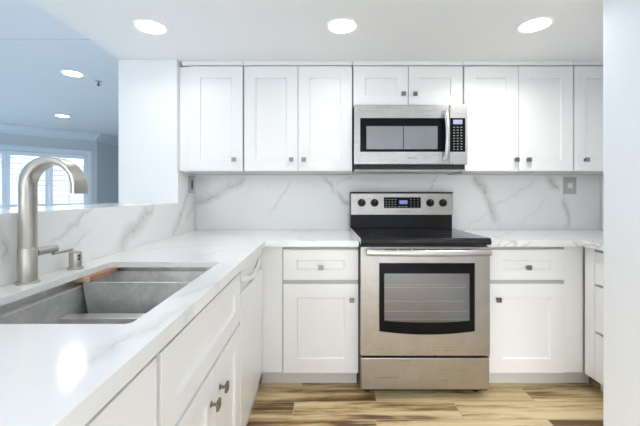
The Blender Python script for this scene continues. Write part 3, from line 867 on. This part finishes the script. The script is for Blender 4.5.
for px in (411, 414.5, 418):
    for py in (199.5, 202, 204.4, 206.6):
        kk.box(gx(px)-0.005, gx(px)+0.005, YG-0.0026, YG-0.0019, gz(py)-0.002, gz(py)+0.002)
kk.build('touch_keys', M['key'], cp)
kk = MB()
for px in (399.5, 403, 406.5): kk.box(gx(px)-0.008, gx(px)+0.008, YG-0.0026, YG-0.0019, gz(206.6)-0.0025, gz(206.6)+0.0025)
kk.build('touch_keys', M['key'], cp)
text_mesh('maker_badge', 'SAMSUNG', 0.017, M['badge'], bgo, (gx(404), YG-0.0012, gz(211.4)))
# oven door
zd0, zd1 = rz_(355.6), rz_(247.2)
wx0, wx1, wz0, wz1 = lx(379.3)-0.001, lx(474.6), rz_(331), rz_(263)
dm = MB(); bm = dm.bm
yb, yf = 0.038, 0.0
# slab with a real opening for the window
for a in (dict(x0=-hw+0.002, x1=wx0+0.02, z0=zd0, z1=zd1), dict(x0=wx1-0.02, x1=hw-0.002, z0=zd0, z1=zd1), dict(x0=wx0+0.02, x1=wx1-0.02, z0=zd0, z1=wz0+0.02), dict(x0=wx0+0.02, x1=wx1-0.02, z0=wz1-0.02, z1=zd1)):
    dm.box(a['x0'], a['x1'], yf, yb, a['z0'], a['z1'])
bmesh.ops.remove_doubles(bm, verts=bm.verts[:], dist=1e-5)
door = dm.build('oven_door', M['steel'], t)
# black glass frame with the bowed lower edge
ix0, ix1, iz0, iz1 = lx(384.2), lx(469.4), rz_(320.6), rz_(273.4)
N = 24
fr_ = MB(); bm = fr_.bm
def fl(y):
    o_, i_ = [], []
    for k in range(N+1):
        s = k/N; bow = 4*s*(1-s)
        o_.append(bm.verts.new((wx0 + s*(wx1-wx0), y, wz0 - 0.020*bow)))
        i_.append(bm.verts.new((ix0 + s*(ix1-ix0), y, iz0 - 0.012*bow)))
    to = [bm.verts.new((wx0 + k/N*(wx1-wx0), y, wz1)) for k in range(N+1)]
    ti = [bm.verts.new((ix0 + k/N*(ix1-ix0), y, iz1)) for k in range(N+1)]
    return o_, i_, to, ti
A = fl(-0.004); B = fl(-0.0005)
for S in (A, B):
    o_, i_, to, ti = S
    for k in range(N):
        bm.faces.new((o_[k], o_[k+1], i_[k+1], i_[k])); bm.faces.new((ti[k], ti[k+1], to[k+1], to[k]))
    bm.faces.new((o_[0], i_[0], ti[0], to[0])); bm.faces.new((i_[N], o_[N], to[N], ti[N]))
for k in range(N):
    for q in (0, 2): bm.faces.new((A[q][k], A[q][k+1], B[q][k+1], B[q][k]))
for q in (0, N): bm.faces.new((A[0][q], A[2][q], B[2][q], B[0][q]))
fr_.build('window_surround', M['black_glass'], door)
gl = MB(); bm = gl.bm
lo = [bm.verts.new((ix0 + k/N*(ix1-ix0), -0.002, iz0 - 0.012*4*(k/N)*(1-k/N))) for k in range(N+1)]
hi = [bm.verts.new((ix0 + k/N*(ix1-ix0), -0.002, iz1)) for k in range(N+1)]
for k in range(N): bm.faces.new((lo[k], lo[k+1], hi[k+1], hi[k]))
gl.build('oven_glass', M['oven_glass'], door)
# oven interior just behind the door, with racks
cav = MB()
cx0, cx1, cz0, cz1 = ix0-0.01, ix1+0.01, iz0-0.018, iz1+0.01
cav.box(cx0-0.004, cx1+0.004, 0.0390, 0.0395, cz0-0.004, cz1+0.004)
cav.build('oven_interior', M['cavity'], door)
rk = MB()
for z in (iz0+0.045, iz0+0.105, iz0+0.185, iz0+0.20): rk.cyl((ix0+0.004, 0.030, z), (ix1-0.004, 0.030, z), 0.0028, 8)
rk.cyl((ix0+0.004, 0.030, iz0-0.002), (ix1-0.004, 0.030, iz0-0.002), 0.003, 8)
rk.build('oven_rack', M['rack'], door, smooth=True)
vs = MB()
for a, b in ((384.5, 397), (399, 411), (413, 425.5), (427.5, 440), (442, 454.5), (456.5, 470)):
    vs.box(lx(a), lx(b), -0.001, 0.004, rz_(251.2), rz_(249.4))
vs.build('vent_slots', M['rubber'], door)
hb = MB(); secs = []
zh = rz_(252.6) + 0.004
for k in range(21):
    s = k/20; x = lx(364.5, 1.955) + s*(lx(489.3, 1.955)-lx(364.5, 1.955)); y = -0.034 - 0.020*math.sin(math.pi*s)**0.7
    secs.append([(x, y + 0.010*math.cos(2*math.pi*q/14), zh + 0.0175*math.sin(2*math.pi*q/14)) for q in range(14)])
hb.loft(secs)
hl = hb.build('handle', M['handle_steel'], door, smooth=True)
for x in (lx(369, 1.97), lx(485, 1.97)): MB().box(x-0.012, x+0.012, -0.034, 0.001, zh-0.010, zh+0.010).build('handle_post', M['steel_bright'], door, bevel=0.003)
# storage drawer
MB().box(-hw+0.003, hw-0.003, 0.002, 0.039, rz_(389.9), rz_(358.2)).build('storage_drawer', M['steel'], t, bevel=0.004)
MB().box(-hw+0.01, hw-0.01, 0.016, 0.0395, rz_(389.9)-0.012, rz_(389.9)-0.001).build('base_strip', M['black'], t)

# ------------------------------------------------------------------ microwave
YM = 2.30; SM = F / YM
def mx(px): return (px - 411) / SM
def mz(py): return EYE - (py - VY) / SM
MC = (411 - VX) / SM
t = thing('microwave', 'stainless steel over-the-range microwave with a curved handle', 'microwave', (MC, YM, mz(171)))
z0 = mz(171)
def q(py): return mz(py) - z0
mL, mR = mx(354.4), mx(467.6)
zt_, zb2 = q(104.6), q(164.4)
zt_ = min(zt_, uz(106) - z0 - 0.001)
MB().box(mL+0.002, mR-0.002, 0.036, 0.378, 0.012, zt_).build('body', M['dark'], t, bevel=0.002)
dv = mx(449.6)
d_ = MB()
d_.box(mL, dv-0.0006, 0.0, 0.035, zb2, zt_)
dr = d_.build('door', M['steel_light'], t, bevel=0.006, seg=3)
MB().box(dv+0.0006, mR, 0.0, 0.035, zb2, zt_).build('control_side', M['steel_light'], t, bevel=0.004, seg=3)
win_ = MB().box(mx(360.2), mx(446.5), -0.002, 0.003, q(151.8), q(118)).build('window_surround', M['black_glass'], dr, bevel=0.001)
MB().box(mx(366.4), mx(437.4), -0.0028, -0.0021, q(149.2), q(126.2)).build('window_screen', M['screen'], dr)
MB().box(mx(403.0), mx(403.7), -0.0031, -0.0029, q(149.0), q(126.4)).build('screen_reflection', M['black_glass'], dr)  # dark strip standing for a thin vertical reflection in the screen
cp = MB().box(mx(450.0), mx(465.3), -0.002, 0.003, q(151.8), q(118)).build('control_panel', M['black_glass'], t, bevel=0.001)
MB().box(mx(453.0), mx(462.2), -0.0030, -0.0021, q(124.2), q(119.8)).build('clock_display', M['lcd'], cp)
kk = MB()
for c in (454, 457.6, 461.2):
    for r in range(9):
        py = 127.4 + r*2.75
        kk.box(mx(c)-0.006, mx(c)+0.006, -0.0027, -0.0021, q(py)-0.003, q(py)+0.003)
kk.build('keypad', M['key'], cp)
secs = []
for k in range(21):
    s = k/20; zz = q(161) + s*(q(110.8) - q(161)); y = -0.018 - 0.034*math.sin(math.pi*s)**0.8
    secs.append([(mx(445.0) + 0.0135*math.cos(2*math.pi*u/14), y + 0.009*math.sin(2*math.pi*u/14), zz) for u in range(14)])
hm = MB().loft(secs).build('handle', M['handle_steel'], dr, smooth=True)
for zz in (q(158.5), q(113.3)): MB().box(mx(445.0)-0.010, mx(445.0)+0.010, -0.020, 0.001, zz-0.012, zz+0.012).build('handle_post', M['steel_bright'], dr, bevel=0.003)
text_mesh('maker_badge', 'SAMSUNG', 0.014, M['badge'], dr, (mx(412.3), -0.0003, q(158.2)))
vb = MB().box(mx(356.5), mx(464.5), 0.012, 0.0355, q(168.6), zb2-0.0005)
vb.build('vent_grille', M['rubber'], t)
MB().box(mL+0.004, mR-0.004, 0.02, 0.37, 0.0, 0.0115).build('bottom_plate', M['plate'], t, bevel=0.002)

# ------------------------------------------------------------------ plates
pw = thing('switch_plate', 'satin steel wall plate with a white rocker on the right backsplash', 'switch', (PX(569.5, 2.68), 2.68, PZ(185.6, 2.68)))
MB().box(-0.050, 0.050, -0.006, -0.0003, -0.066, 0.066).build('cover_plate', M['plate'], pw, bevel=0.003)
MB().box(-0.020, 0.020, -0.009, -0.0062, -0.021, 0.021).build('rocker', M['white_plastic'], pw, bevel=0.002)
po = thing('outlet_plate', 'satin steel outlet plate on the left backsplash under the wall cabinet', 'outlet', (-0.959, 2.575, 1.265), math.pi/2)
MB().box(-0.048, 0.048, -0.010, -0.0003, -0.064, 0.064).build('cover_plate', M['plate'], po, bevel=0.003)
MB().box(-0.016, 0.016, -0.0125, -0.0102, -0.033, 0.033).build('socket', M['dark'], po, bevel=0.002)
